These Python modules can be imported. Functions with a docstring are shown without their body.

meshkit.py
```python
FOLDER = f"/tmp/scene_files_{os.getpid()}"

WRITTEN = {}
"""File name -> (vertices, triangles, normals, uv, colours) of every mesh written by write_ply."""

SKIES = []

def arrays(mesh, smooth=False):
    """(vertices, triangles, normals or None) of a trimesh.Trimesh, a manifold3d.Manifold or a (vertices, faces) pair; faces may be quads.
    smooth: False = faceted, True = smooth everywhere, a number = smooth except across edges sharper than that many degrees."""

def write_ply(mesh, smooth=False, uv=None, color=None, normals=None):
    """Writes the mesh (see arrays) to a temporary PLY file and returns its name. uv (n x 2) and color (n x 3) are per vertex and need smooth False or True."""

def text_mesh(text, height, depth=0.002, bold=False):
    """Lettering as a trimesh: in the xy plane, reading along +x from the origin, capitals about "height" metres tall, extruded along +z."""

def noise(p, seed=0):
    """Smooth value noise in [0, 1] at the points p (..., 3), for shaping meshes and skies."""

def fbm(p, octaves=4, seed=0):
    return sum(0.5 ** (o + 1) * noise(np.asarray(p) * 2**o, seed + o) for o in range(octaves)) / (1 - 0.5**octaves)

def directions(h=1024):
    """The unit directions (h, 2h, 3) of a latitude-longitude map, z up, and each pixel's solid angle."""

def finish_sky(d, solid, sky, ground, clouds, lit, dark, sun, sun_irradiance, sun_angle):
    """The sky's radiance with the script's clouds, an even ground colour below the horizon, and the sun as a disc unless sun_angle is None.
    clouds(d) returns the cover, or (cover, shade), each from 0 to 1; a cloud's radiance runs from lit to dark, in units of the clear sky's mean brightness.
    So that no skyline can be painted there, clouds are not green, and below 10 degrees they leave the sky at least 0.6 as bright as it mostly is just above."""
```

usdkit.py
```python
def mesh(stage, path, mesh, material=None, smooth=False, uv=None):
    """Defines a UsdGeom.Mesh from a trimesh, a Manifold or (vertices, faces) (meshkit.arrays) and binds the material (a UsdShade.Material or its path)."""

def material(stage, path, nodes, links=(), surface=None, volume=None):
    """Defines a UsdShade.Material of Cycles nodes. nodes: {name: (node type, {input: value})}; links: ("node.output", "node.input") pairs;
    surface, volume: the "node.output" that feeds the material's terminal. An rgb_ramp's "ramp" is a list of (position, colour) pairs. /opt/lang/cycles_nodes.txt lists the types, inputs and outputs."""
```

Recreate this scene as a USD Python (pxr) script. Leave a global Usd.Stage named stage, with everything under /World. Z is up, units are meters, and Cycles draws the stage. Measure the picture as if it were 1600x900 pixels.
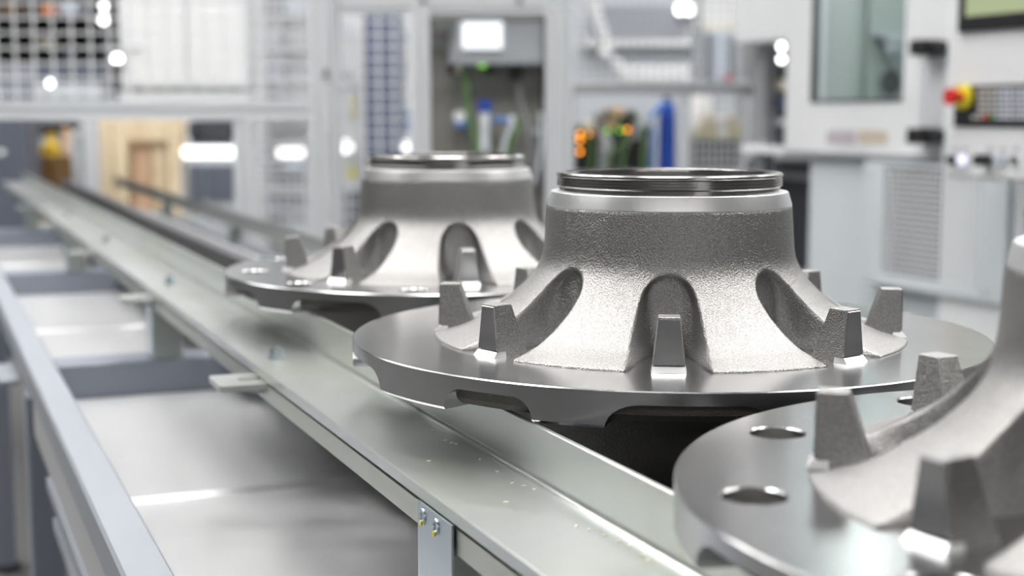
import math
import numpy as np, trimesh, usdkit, meshkit
import manifold3d as m3
from shapely.geometry import Polygon
from pxr import Usd, UsdGeom, UsdLux, Gf, Sdf, UsdShade

stage = Usd.Stage.CreateInMemory()
UsdGeom.SetStageUpAxis(stage, "Z")
UsdGeom.SetStageMetersPerUnit(stage, 1.0)
UsdGeom.Xform.Define(stage, "/World")

# ------------------------------------------------------------------ camera, light, exposure
F_PX, PITCH, YAW, CAM_Z = 2216.45, 0.1215, 0.3967, 1.08
CY, SY, CP, SP = math.cos(YAW), math.sin(YAW), math.cos(PITCH), math.sin(PITCH)
cam = UsdGeom.Camera.Define(stage, "/World/camera")
right, up, fwd = (CY, -SY, 0), (SY * SP, CY * SP, CP), (SY * CP, CY * CP, -SP)
cam.AddTransformOp().Set(Gf.Matrix4d(*right, 0, *up, 0, *[-a for a in fwd], 0, 0, 0, CAM_Z, 1))
cam.CreateHorizontalApertureAttr(36.0)
cam.CreateVerticalApertureAttr(20.25)
cam.CreateFocalLengthAttr(36.0 * F_PX / 1600)
cam.CreateFStopAttr(4.4)
cam.CreateFocusDistanceAttr(1.07)
cam.CreateClippingRangeAttr(Gf.Vec2f(0.03, 200))
cam.CreateExposureAttr(-0.08)
LAMP_STRENGTH = 16.8
CEILING_H = 5.0

# ------------------------------------------------------------------ helpers
used = {}


def uniq(parent, name):
    k = (parent, name)
    n = used.get(k, 0)
    used[k] = n + 1
    return f"{parent}/{name}" + (f"_{n:03d}" if n else "")


def keys(prim, label=None, cat=None, group=None, kind=None):
    for k, v in (("label", label), ("category", cat), ("group", group), ("kind", kind)):
        if v:
            prim.SetCustomDataByKey(k, v)


def obj(name, mesh, m, parent="/World", smooth=False, label=None, kind=None):
    parent = str(parent)
    p = usdkit.mesh(stage, uniq(parent, name), mesh, MAT[m], smooth=smooth).GetPrim()
    keys(p, label, kind=kind)
    return str(p.GetPath())


class Thing:
    """An Xform at a thing's base. view=True turns its axes to right / away / up of the aisle that the fence faces."""

    def __init__(self, name, label, cat, loc=(0, 0, 0), rotz=0.0, group=None, view=False, kind=None):
        self.path = uniq("/World", name)
        self.loc, self.view = np.array(loc, float), view
        x = UsdGeom.Xform.Define(stage, self.path)
        w = vw(self.loc) if view else self.loc
        x.AddTranslateOp().Set(Gf.Vec3d(*map(float, w)))
        rz = -math.degrees(YAW) if view else math.degrees(rotz)
        if rz:
            x.AddRotateZOp().Set(rz)
        keys(x.GetPrim(), label, cat, group, kind)

    def add(self, name, mesh, m, smooth=False, parent=None, label=None, kind=None, local=False):
        """mesh in the thing's frame moved to its base unless local"""
        if not local:
            mesh = mesh.copy()
            mesh.apply_translation(-self.loc)
        return obj(name, mesh, m, parent or self.path, smooth, label, kind)

    def box(self, name, x0, x1, y0, y1, z0, z1, m, ch=0.0, **k):
        return self.add(name, box(x0, x1, y0, y1, z0, z1, ch), m, **k)


def vw(p):
    X, Y, Z = p
    return np.array([X * CY + Y * SY, -X * SY + Y * CY, Z])


def hullmesh(pts):
    return trimesh.convex.convex_hull(np.asarray(pts, float))


def box(x0, x1, y0, y1, z0, z1, ch=0.0):
    x0, x1 = sorted((x0, x1)); y0, y1 = sorted((y0, y1)); z0, z1 = sorted((z0, z1))
    b = trimesh.creation.box([x1 - x0, y1 - y0, z1 - z0])
    if ch:
        ch = min(ch, (x1 - x0) * .4, (y1 - y0) * .4, (z1 - z0) * .4)
        v = []
        for c in b.vertices:
            for k in range(3):
                d = c - np.sign(c) * ch
                d[k] = c[k]
                v.append(d)
        b = hullmesh(v)
    b.apply_translation([(x0 + x1) / 2, (y0 + y1) / 2, (z0 + z1) / 2])
    return b


def join(*ms):
    return trimesh.util.concatenate(list(ms))


def cyl(p, q, r, n=24, r2=None):
    """cylinder or cone frustum from p to q"""
    p, q = np.asarray(p, float), np.asarray(q, float)
    a = np.linspace(0, 2 * np.pi, n, endpoint=False)
    d = (q - p) / np.linalg.norm(q - p)
    e = np.cross(d, [0, 0, 1.0] if abs(d[2]) < .9 else [1.0, 0, 0]); e /= np.linalg.norm(e)
    g = np.cross(d, e)
    ring = np.outer(np.cos(a), e) + np.outer(np.sin(a), g)
    return hullmesh(np.vstack([p + ring * r, q + ring * (r if r2 is None else r2)]))


def lathe(profile, n=64, cap=False):
    """profile [(r, z)] turned about z"""
    pr = np.asarray(profile, float)
    a = np.linspace(0, 2 * np.pi, n, endpoint=False)
    v = np.stack([np.outer(np.cos(a), pr[:, 0]), np.outer(np.sin(a), pr[:, 0]), np.tile(pr[:, 1], (n, 1))], -1).reshape(-1, 3)
    k = len(pr)
    i, j = np.meshgrid(np.arange(n), np.arange(k - 1), indexing="ij")
    A, B = i * k + j, ((i + 1) % n) * k + j
    f = np.stack([A, B, B + 1, A + 1], -1).reshape(-1, 4)
    f = np.vstack([f[:, [0, 1, 2]], f[:, [0, 2, 3]]])
    t = trimesh.Trimesh(v, f, process=False)
    return t


def tube(points, r, n=10):
    """swept round hose through points (Catmull-Rom)"""
    P = np.asarray(points, float)
    Q = np.vstack([2 * P[0] - P[1], P, 2 * P[-1] - P[-2]])
    out = []
    for i in range(1, len(Q) - 2):
        for t in np.linspace(0, 1, 8, endpoint=False):
            a, b, c, d = Q[i - 1:i + 3]
            out.append(.5 * ((2 * b) + (c - a) * t + (2 * a - 5 * b + 4 * c - d) * t * t + (3 * b - a - 3 * c + d) * t ** 3))
    out = np.array(out + [P[-1]])
    T = np.gradient(out, axis=0); T /= np.linalg.norm(T, axis=1, keepdims=True)
    e = np.cross(T[0], [0.3, 0.2, 1.0]); e /= np.linalg.norm(e)
    v = []
    a = np.linspace(0, 2 * np.pi, n, endpoint=False)
    for p, t in zip(out, T):
        e = e - t * (e @ t); e /= np.linalg.norm(e)
        g = np.cross(t, e)
        v.append(p + r * (np.outer(np.cos(a), e) + np.outer(np.sin(a), g)))
    k = len(out)
    v = np.vstack(v + [out[:1], out[-1:]])
    f = []
    for i in range(k - 1):
        for j in range(n):
            A, B = i * n + j, i * n + (j + 1) % n
            f += [[A, B, B + n], [A, B + n, A + n]]
    for j in range(n):
        f += [[k * n, (j + 1) % n, j], [k * n + 1, (k - 1) * n + j, (k - 1) * n + (j + 1) % n]]
    return trimesh.Trimesh(v, f, process=False)


def px2v(px, py, Y):
    """the point at distance Y along the aisle that a pixel of the photograph shows: (right, away, height)"""
    u, v = (px - 800) / F_PX, (450 - py) / F_PX
    Z = Y * (v * CP - SP) / (CP + v * SP)
    return np.array([u * (Y * CP - Z * SP), Y, CAM_Z + Z])


def rect(x0, y0, x1, y1, Y):
    my, mx = (y0 + y1) / 2, (x0 + x1) / 2
    return px2v(x0, my, Y)[0], px2v(x1, my, Y)[0], px2v(mx, y1, Y)[2], px2v(mx, y0, Y)[2]


def slot_profile(L, w=0.045, axis="z", d=None):
    """slotted aluminium profile of length L, w wide (d deep), along an axis from the origin, centred"""
    d = d or w
    s, g = 0.010, 0.008
    def side(a, b):
        return [(-a, -b)]
    a, b = w / 2, d / 2
    pts = [(-a, -b), (-s / 2, -b), (-s / 2, -b + g), (s / 2, -b + g), (s / 2, -b), (a, -b),
           (a, -s / 2), (a - g, -s / 2), (a - g, s / 2), (a, s / 2), (a, b),
           (s / 2, b), (s / 2, b - g), (-s / 2, b - g), (-s / 2, b), (-a, b),
           (-a, s / 2), (-a + g, s / 2), (-a + g, -s / 2), (-a, -s / 2)]
    m = trimesh.creation.extrude_polygon(Polygon(pts), L, engine="earcut")
    if axis == "x":
        m.apply_transform(trimesh.transformations.rotation_matrix(math.pi / 2, [0, 1, 0]))
    if axis == "y":
        m.apply_transform(trimesh.transformations.rotation_matrix(-math.pi / 2, [1, 0, 0]))
    return m


# ------------------------------------------------------------------ materials
MAT = {}


def mat(name, color, rough=.5, metal=0.0, bump=None, vary=None, **extra):
    """vary: (scale, colour2, low, high); bump: (scale, strength, distance, detail)"""
    nodes = {"p": ("principled_bsdf", {"base_color": color, "roughness": rough, "metallic": metal, **extra}), "g": ("geometry", {})}
    links = []
    if vary:
        sc, c2, lo, hi = vary[:4]
        st = vary[4] if len(vary) > 4 else (1, 1, 1)
        nodes["mp"] = ("mapping", {"scale": st})
        nodes["n"] = ("noise_texture", {"scale": sc, "detail": 4.0})
        nodes["r"] = ("rgb_ramp", {"ramp": [(0, color), (lo, color), (hi, c2), (1, c2)]})
        links += [("g.position", "mp.vector"), ("mp.vector", "n.vector"), ("n.fac", "r.fac"), ("r.color", "p.base_color")]
    if bump:
        sc, stn, dist, det = bump[:4]
        st = bump[4] if len(bump) > 4 else (1, 1, 1)
        nodes["mb"] = ("mapping", {"scale": st})
        nodes["nb"] = ("noise_texture", {"scale": sc, "detail": det})
        nodes["b"] = ("bump", {"strength": stn, "distance": dist})
        links += [("g.position", "mb.vector"), ("mb.vector", "nb.vector"), ("nb.fac", "b.height"), ("b.normal", "p.normal")]
    MAT[name] = usdkit.material(stage, f"/World/Looks/{name}", nodes, links, surface="p.BSDF")


def emit(name, color, strength):
    MAT[name] = usdkit.material(stage, f"/World/Looks/{name}", {"e": ("emission", {"color": color, "strength": strength})}, [], surface="e.emission")


# cast and machined metal
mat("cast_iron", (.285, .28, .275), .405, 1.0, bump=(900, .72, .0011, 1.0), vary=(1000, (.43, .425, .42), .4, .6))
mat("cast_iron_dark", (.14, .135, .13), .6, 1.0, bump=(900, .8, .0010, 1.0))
mat("turned_steel", (.50, .50, .51), .21, 1.0, bump=(160, .06, .0008, 2.0), vary=(14, (.56, .56, .57), .35, .65))
mat("bright_steel", (.92, .92, .93), .38, 1.0, bump=(60, .12, .0006, 2.0, (1, 1, .05)))
mat("thread_steel", (.50, .49, .48), .2, 1.0)
mat("zinc_plate", (.715, .74, .73), .27, .74, vary=(6, (.65, .68, .61), .48, .72), bump=(40, .05, .001, 3.0))
mat("zinc_edge", (.64, .65, .58), .35, 1.0)
mat("zinc_blue", (.55, .62, .66), .3, 1.0)
mat("zinc_green", (.42, .45, .43), .4, 1.0)
mat("yellow_mark", (.85, .7, .05), .5)
mat("tray_steel", (.54, .545, .56), .34, .2, vary=(5, (.56, .565, .575), .4, .65), bump=(3.5, .12, .01, 2.0))
mat("frame_paint", (.25, .275, .33), .38)
mat("tube_metal", (.35, .38, .42), .4, .2, bump=(90, .05, .0006, 2.0, (1, .08, 1)))
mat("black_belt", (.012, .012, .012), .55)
mat("dark_beam", (.035, .034, .037), .55)
mat("beam_strip", (.10, .098, .11), .55)
mat("steel_dark", (.10, .10, .11), .4, .6)
# hall
mat("floor_paint", (.18, .18, .178), .35, vary=(.8, (.16, .16, .16), .4, .6))
mat("wall_paint", (.76, .78, .80), .7)
mat("wall_grey", (.08, .08, .082), .8)
mat("wall_side", (.14, .143, .147), .8)
mat("ceiling_paint", (.22, .225, .23), .8)
emit("lamp_light", (1, .985, .96), LAMP_STRENGTH)
# background
mat("alu", (.60, .62, .645), .45)
mat("alu_grey", (.36, .37, .385), .45, .4)
mat("wire_white", (.70, .71, .73), .4)
mat("white_paint", (.72, .73, .745), .4)
mat("machine_white", (.80, .82, .84), .35)
mat("machine_base", (.60, .645, .67), .4)
mat("pale_grey", (.52, .55, .59), .5)
mat("pale_blue", (.46, .52, .60), .5)
mat("blue_grey", (.10, .115, .15), .5)
mat("mid_grey", (.27, .29, .33), .5)
mat("chip_metal", (.85, .82, .66), .4)
mat("panel_blue", (.09, .115, .19), .5)
mat("dark_grey", (.045, .047, .055), .5)
mat("black_plastic", (.012, .012, .014), .4)
mat("taupe", (.27, .26, .24), .55)
mat("box_grey", (.33, .35, .37), .5)
mat("wood", (.72, .60, .41), .65, vary=(6, (.63, .49, .31), .4, .65, (1, 1, .1)))
mat("wood_pink", (.62, .42, .27), .65)
mat("brown_card", (.14, .075, .02), .7)
mat("beige", (.62, .57, .47), .6)
mat("yellow", (.55, .37, .03), .45)
mat("yellow_bright", (.82, .74, .04), .4)
mat("pale_yellow", (.58, .55, .34), .5)
mat("orange", (.75, .22, .05), .5)
mat("red", (.62, .02, .02), .35)
mat("blue", (.02, .08, .42), .4)
mat("blue_light", (.12, .28, .66), .4)
mat("green_hose", (.12, .25, .07), .45)
mat("clear_hose", (.62, .66, .70), .2)
mat("green_key", (.04, .3, .08), .4)
mat("key_grey", (.50, .48, .45), .5)
mat("key_light", (.66, .68, .76), .5)
mat("label_print", (.62, .60, .62), .5, vary=(260, (.30, .24, .30), .45, .55, (.25, 1, 1)))
mat("label_print_brown", (.66, .62, .55), .5, vary=(260, (.40, .30, .20), .45, .55, (.25, 1, 1)))
mat("paper", (.82, .82, .82), .7)
mat("window_glass", (.36, .42, .41), .08, alpha=1.0)
MAT["window_glass"] = usdkit.material(stage, "/World/Looks/window_glass", {
    "t": ("transparent_bsdf", {"color": (.88, .90, .89)}), "gl": ("glossy_bsdf", {"color": (1, 1, 1), "roughness": .05}),
    "mx": ("mix_closure", {"fac": 0.10})},
    [("t.BSDF", "mx.closure1"), ("gl.BSDF", "mx.closure2")], surface="mx.closure")
mat("chamber_green", (.34, .375, .365), .5)
mat("chamber_dark", (.06, .065, .065), .5)
emit("screen_white", (.93, .96, 1), 1.6)
emit("screen_green", (.62, .70, .42), .75)
emit("led_orange", (1, .33, .02), 5)
emit("led_green", (.25, .8, .05), 2.2)
emit("highlight_glow", (1, 1, 1), 7)  # glow of the added highlight dots
emit("highlight_glow_soft", (1, 1, 1), 3.0)  # glow of the added highlight bars and larger dots
emit("chamber_fill_glow", (.97, 1, .99), 24.0)  # glow added to lighten the machine's chamber
emit("button_white", (.85, .83, 1), 1.6)

# ------------------------------------------------------------------ the hall
def structure(name, mesh, m):
    p = obj(name, mesh, m)
    keys(stage.GetPrimAtPath(p), kind="structure")


def vstruct(name, x0, x1, y0, y1, z0, z1, m):
    b = box(x0, x1, y0, y1, z0, z1)
    b.apply_transform(trimesh.transformations.rotation_matrix(-YAW, [0, 0, 1]))
    structure(name, b, m)


WX0, WX1, WY0, WY1 = -9.0, 9.0, -11.5, 15.0
vstruct("floor", WX0, WX1, WY0, WY1, -.1, 0, "floor_paint")
vstruct("ceiling", WX0, WX1, WY0, WY1, CEILING_H, CEILING_H + .1, "ceiling_paint")
vstruct("wall_back", WX0, WX1, WY1, WY1 + .1, 0, CEILING_H, "wall_paint")
vstruct("wall_front", WX0, WX1, WY0 - .1, WY0, 0, CEILING_H, "wall_grey")
vstruct("wall_left", WX0 - .1, WX0, WY0, WY1, 0, CEILING_H, "wall_side")
vstruct("wall_right", WX1, WX1 + .1, WY0, WY1, 0, CEILING_H, "wall_side")

for j, Yl in enumerate((-9.6, -7.8, 1.05, 1.85, 3.4, 4.8, 6.4)):
    for i, Xl in enumerate((-5.0, -2.5, 0.0, 2.5, 5.0)):
        t = Thing("ceiling_lamp", "long white ceiling lamp hanging above the production hall", "lamp", (Xl, Yl, CEILING_H), group="rows of ceiling lamps above the hall", view=True)
        t.box("lamp_housing", Xl - .75, Xl + .75, Yl - .35, Yl + .35, CEILING_H - .08, CEILING_H, "white_paint")
        t.box("diffuser", Xl - .72, Xl + .72, Yl - .32, Yl + .32, CEILING_H - .095, CEILING_H - .081, "lamp_light")

# ------------------------------------------------------------------ wheel hubs
R = 0.28
FZ = 0.887


def smoothstep(a, b, x):
    t = np.clip((x - a) / (b - a), 0, 1)
    return t * t * (3 - 2 * t)


def casting_mesh():
    """neck and flared skirt with eight pockets, one at each multiple of 45 degrees"""
    zs = [(.745, -.004), (.742, .006), (.70, .018), (.66, .030), (.622, .045), (.567, .078), (.513, .113), (.461, .160), (.425, .200), (.406, .225), (.396, .255), (.393, .29), (.389, .35), (.3845, .408), (.380, .411)]
    zs = np.array(zs)
    L = np.r_[0, np.cumsum(np.hypot(*np.diff(zs, axis=0).T))]
    s = np.unique(np.r_[np.linspace(0, L[8], 64), np.linspace(L[8], L[-1], 26)])
    r = np.interp(s, L, zs[:, 0]); z = np.interp(s, L, zs[:, 1])
    k = np.array([1, 2, 3, 2, 1.]) / 9                          # soften the flare's corners
    for _ in range(3):
        rp, zp = np.convolve(np.pad(r, 2, "edge"), k, "valid"), np.convolve(np.pad(z, 2, "edge"), k, "valid")
        r[3:-4], z[3:-4] = rp[3:-4], zp[3:-4]
    n = 640
    a = np.linspace(0, 2 * np.pi, n, endpoint=False)
    off = (a + np.pi / 8) % (np.pi / 4) - np.pi / 8
    rr, zz = np.tile(r, (n, 1)), np.tile(z, (n, 1))
    w = np.abs(np.sin(off))[:, None] * rr                       # tangential distance from the pocket's middle
    top = .205
    hw = np.interp(zz, [0, .08, .16, .22], [.112, .098, .080, .075])
    # distance inside the pocket outline: straight flanks below, round head above
    head = .145
    dist = np.where(zz < head, hw - w, hw * (1 - np.sqrt((w / hw) ** 2 + ((zz - head) / (top + .02 - head)) ** 2)))
    dn = np.clip((dist + .006) / (hw + .006), 0, 1)
    m = np.sqrt(1 - (1 - dn) ** 4.5) * smoothstep(0, .14, dn)
    floor_r = np.interp(zz, [-.01, .03, .10, .20, .26], [.43, .425, .41, .392, .386])
    rr = rr + (np.minimum(floor_r, rr) - rr) * m
    v = np.stack([rr * np.cos(a)[:, None], rr * np.sin(a)[:, None], zz], -1)
    kk = len(s)
    i, j = np.meshgrid(np.arange(n), np.arange(kk - 1), indexing="ij")
    A, B = i * kk + j, ((i + 1) % n) * kk + j
    f = np.stack([A, B, B + 1, A + 1], -1).reshape(-1, 4)
    f = np.vstack([f[:, [0, 1, 2]], f[:, [0, 2, 3]]])
    return trimesh.Trimesh(v.reshape(-1, 3) * R, f, process=False)


def flange_mesh(lobes, holes):
    """flat turned flange: thin rim with thick lobes [(angle, half width)] below and bolt holes through it"""
    T, T0 = .099, .036
    cs = m3.CrossSection([[(.42, -T), (.995, -T), (1.0, -.092), (1.0, -.0035), (.9965, 0), (.42, 0)]])
    body = cs.revolve(320)
    lobes = sorted((a % 360, w) for a, w in lobes)
    cutters = []
    for i, (a, w) in enumerate(lobes):
        b, w2 = lobes[(i + 1) % len(lobes)]
        b += 360 * (b <= a)
        g0, g1 = math.radians(a + w), math.radians(b - w2)
        mid, half = (g0 + g1) / 2, (g1 - g0) / 2
        # outline of the cut on the rim (arc angle, height) with elliptic corners, swept from r .80 outwards
        cw = min(half * .42, .11)
        q = np.linspace(0, math.pi / 2, 8)
        lx = np.r_[-half + cw * (1 - np.cos(q)), np.linspace(-half + cw, half - cw, 8)[1:-1], half - cw + cw * np.sin(q)]
        lz = np.r_[-T + (T - T0) * np.sin(q), np.full(6, -T0), -T + (T - T0) * np.cos(q)]
        n = len(lx)
        V = [[rr * math.cos(mid + x), rr * math.sin(mid + x), z] for rr in (.80, 1.06) for x, z in zip(lx, lz)]
        V += [[rr * math.cos(mid + x), rr * math.sin(mid + x), -T - .04] for rr in (.80, 1.06) for x in lx]
        F = []
        for k in range(n - 1):
            a0, a1, b0, b1 = k, k + 1, n + k, n + k + 1
            c0, c1, d0, d1 = 2 * n + k, 2 * n + k + 1, 3 * n + k, 3 * n + k + 1
            F += [[a0, a1, b1], [a0, b1, b0], [c0, d1, c1], [c0, d0, d1], [a0, c0, c1], [a0, c1, a1], [b0, b1, d1], [b0, d1, d0]]
        F += [[0, n, 3 * n], [0, 3 * n, 2 * n]]
        F += [[n - 1, 2 * n + n - 1, 3 * n + n - 1], [n - 1, 3 * n + n - 1, n + n - 1]]
        t = trimesh.Trimesh(V, F, process=False)
        trimesh.repair.fix_normals(t)
        if t.volume < 0:
            t.invert()
        cutters.append(m3.Manifold(m3.Mesh(np.asarray(t.vertices, np.float32), np.asarray(t.faces, np.uint32))))
    for h in holes:
        x, y = .866 * math.cos(math.radians(h)), .866 * math.sin(math.radians(h))
        cutters.append(m3.CrossSection.circle(.0595, 48).extrude(.3).translate((x, y, -.2)))
        cutters.append(m3.Manifold.cylinder(.004, .0595, .0635, 48).translate((x, y, -.0038)))
    out = body
    for c in cutters:
        out = out - c
    return out.scale((R, R, R))


def lug_meshes():
    """one upright lug at angle 0 and the machined pieces on its outward face"""
    def corners(z, ri, ro, h):
        return [(ri, -h, z), (ro, -h, z), (ro, h, z), (ri, h, z)]
    e = .004
    ic = trimesh.creation.icosphere(1, e)
    pts = []
    for c in corners(.150 - e, .664 + e, .728 - e, .030 - e) + corners(.028, .626 + e, .730 - e, .043 - e) + corners(-.005, .618, .708, .043):
        pts.append(ic.vertices + np.array(c))
    lug = hullmesh(np.vstack(pts) * R)
    f = .0035
    face = hullmesh(np.array([(.726, -.027, .147), (.726, .027, .147), (.726 + f, -.0265, .143), (.726 + f, .0265, .143),
                              (.727 + f, -.043, .020), (.727 + f, .043, .020), (.720, -.043, .018), (.720, .043, .018)]) * R)
    foot = hullmesh(np.array([(.700, -.046, .016), (.700, .046, .016), (.731, -.044, .016), (.731, .044, .016), (.7345, -.045, .006), (.7345, .045, .006),
                              (.744, -.047, .0005), (.744, .047, .0005), (.70, -.05, -.004), (.70, .05, -.004)]) * R)
    return lug, face, foot


def turned(m, deg):
    m = m.copy()
    m.apply_transform(trimesh.transformations.rotation_matrix(math.radians(deg), [0, 0, 1]))
    return m


CASTING = casting_mesh()
COLLAR = lathe(np.array([(.375, .405), (.3837, .4075), (.3845, .4105), (.3730, .4495), (.3705, .4520), (.340, .4525), (.340, .44)]) * R, 192)
th = [(.335, .448), (.3465, .4515), (.3465, .4655), (.3505, .4690)]
for k in range(3):
    z = .4705 + .0085 * k
    th += [(.3535, z), (.3535, z + .0038), (.3485, z + .0050), (.3485, z + .0072)]
th += [(.3530, .4975), (.3555, .5000), (.3555, .5065), (.3515, .5105), (.3300, .5115), (.3225, .5080), (.3190, .500), (.3190, .470), (.306, .466), (.306, .30), (.270, .29), (.270, .05)]
RIM = lathe(np.array(th) * R, 192)
LOWER = lathe(np.array([(.80, -.030), (.958, -.0362), (.957, -.070), (.93, -.091), (.84, -.0982), (.74, -.101), (.70, -.14), (.66, -.22), (.60, -.33), (.52, -.45), (.50, -.50), (.50, -.610), (.48, -.617), (.0, -.617)]) * R, 96)
LUG, FACE, FOOT = lug_meshes()
hubs = [
    ((.6136, 1.1058), -118.5, [(-133.5, 5.6), (-164.5, 9), (-204, 6), (-240, 6), (-276, 6), (-312, 6), (-348, 6), (-25, 6), (-61, 6), (-97, 6)], [],
     "undrilled cast hub in sharp focus, the middle and largest of the three"),
    ((.6197, 1.6924), -103.5, [(-119.0 + 36 * k, 6) for k in range(10)], [-119.0 + 36 * k for k in range(10)],
     "drilled cast hub farthest down the conveyor, small and slightly blurred"),
    ((.6152, .5219), 141.5, [(160.4 - 36 * k, 6.5) for k in range(10)], [160.4 - 36 * k for k in range(10)],
     "nearest cast hub with bolt holes, cut off by the photo's right edge"),
]
for (hx, hy), rot, lobes, holes, lab in hubs:
    t = Thing("wheel_hub", lab, "hub", (hx, hy, FZ - .617 * R), group="cast wheel hubs on the conveyor")
    up_ = np.array([0, 0, .617 * R])
    def put(name, m, material, smooth=False, deg=0, parent=None, label=None):
        if hasattr(m, "to_mesh"):
            q = m.to_mesh(); m = trimesh.Trimesh(q.vert_properties[:, :3], q.tri_verts, process=False)
        m = turned(m, deg); m.apply_translation(up_)
        return t.add(name, m, material, smooth, parent, label, local=True)
    put("flange", flange_mesh(lobes, holes), "turned_steel", 30, label="smooth turned round flange" + (" with bolt holes" if holes else ""))
    put("cast_skirt", CASTING, "cast_iron", True, rot, label="rough grey cast neck and skirt with eight pockets")
    put("machined_collar", COLLAR, "bright_steel", 30, label="bright machined collar above the rough neck")
    put("threaded_rim", RIM, "thread_steel", 30, label="fine threaded steel rim at the top")
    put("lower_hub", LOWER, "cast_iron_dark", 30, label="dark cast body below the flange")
    for k in range(8):
        p = put("lug", LUG, "cast_iron", 30, rot + 45 * k)
        put("machined_face", FACE, "turned_steel", False, rot + 45 * k, p)
        put("machined_foot", FOOT, "bright_steel", False, rot + 45 * k, p)

# ------------------------------------------------------------------ conveyor
ZP, ZT = .8177, .8586            # plate and upright top of the near rail
XO, XU = .321, .402              # outer edge, upright
BED = FZ - .617 * R


def extrude_y(poly, y0, y1):
    """(x, z) outline swept along y"""
    m = trimesh.creation.extrude_polygon(Polygon(poly), y1 - y0, engine="earcut")
    v = m.vertices.copy()
    m.vertices = np.stack([v[:, 0], y0 + v[:, 2], v[:, 1]], 1)
    m.invert()
    return m


def angle_section():
    t, rb = .0035, .006
    arc = [(XU - rb + rb * math.sin(a), ZP + rb - rb * math.cos(a)) for a in np.linspace(0, math.pi / 2, 7)]
    r2 = rb + t
    arc2 = [(XU - rb + r2 * math.sin(a), ZP + rb - r2 * math.cos(a)) for a in np.linspace(0, math.pi / 2, 7)]
    # the outer edge is a short turned-down lip
    return [(XO, ZP - .0095), (XO, ZP - .0012), (XO + .0012, ZP)] + arc + [(XU, ZT - .0008), (XU + .0008, ZT), (XU + t, ZT)] + arc2[::-1] + [(XO + t, ZP - t), (XO + t, ZP - .0095)]


sec = angle_section()
rail = Thing("conveyor_rail", "near galvanised angle rail with upright edge that the hubs overhang", "rail", (XU, .3, ZP))
YJ = 1.815
rail.add("rail_section", extrude_y(sec, .30, YJ - .0005), "zinc_plate", 30)
far = extrude_y(sec, YJ + .0005, 5.95)
far.apply_translation([-XU, -YJ, 0]); far.apply_transform(trimesh.transformations.rotation_matrix(math.radians(.18), [0, 0, 1])); far.apply_translation([XU, YJ, 0])
rail.add("rail_section", far, "zinc_plate", 30)
C = [(XO + .0006, ZP - .0125), (XO + .0006, ZP - .030), (XO + .003, ZP - .030), (XO + .003, ZP - .015), (XO + .036, ZP - .015), (XO + .036, ZP - .030), (XO + .0385, ZP - .030), (XO + .0385, ZP - .0125)]
rail.add("strut_channel", extrude_y(C, .30, 5.9), "zinc_edge", 30, label="beige strut channel below the rail's lip")
rail.add("gap_shade_strip", box(XO + .0036, XO + .03, .30, 5.9, ZP - .0125, ZP - .0036), "steel_dark")  # dark filler added so the gap below the lip reads as shade
hexa = lambda x, y, z, r, h: (lambda m: (m.apply_translation([x, y, z]), m)[1])(trimesh.creation.cylinder(r, h, sections=6))
for bx_, by in ((.351, 1.499), (.358, 2.233), (.359, 3.036), (.362, 3.847), (.362, 4.65)):
    b = rail.add("hex_bolt", join(hexa(bx_, by, ZP + .0075, .0075, .008), cyl((bx_, by, ZP + .0005), (bx_, by, ZP + .0035), .0095), cyl((bx_, by, ZP + .011), (bx_, by, ZP + .014), .004)), "zinc_blue", 30, label="blue zinc hex bolt")
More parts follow.
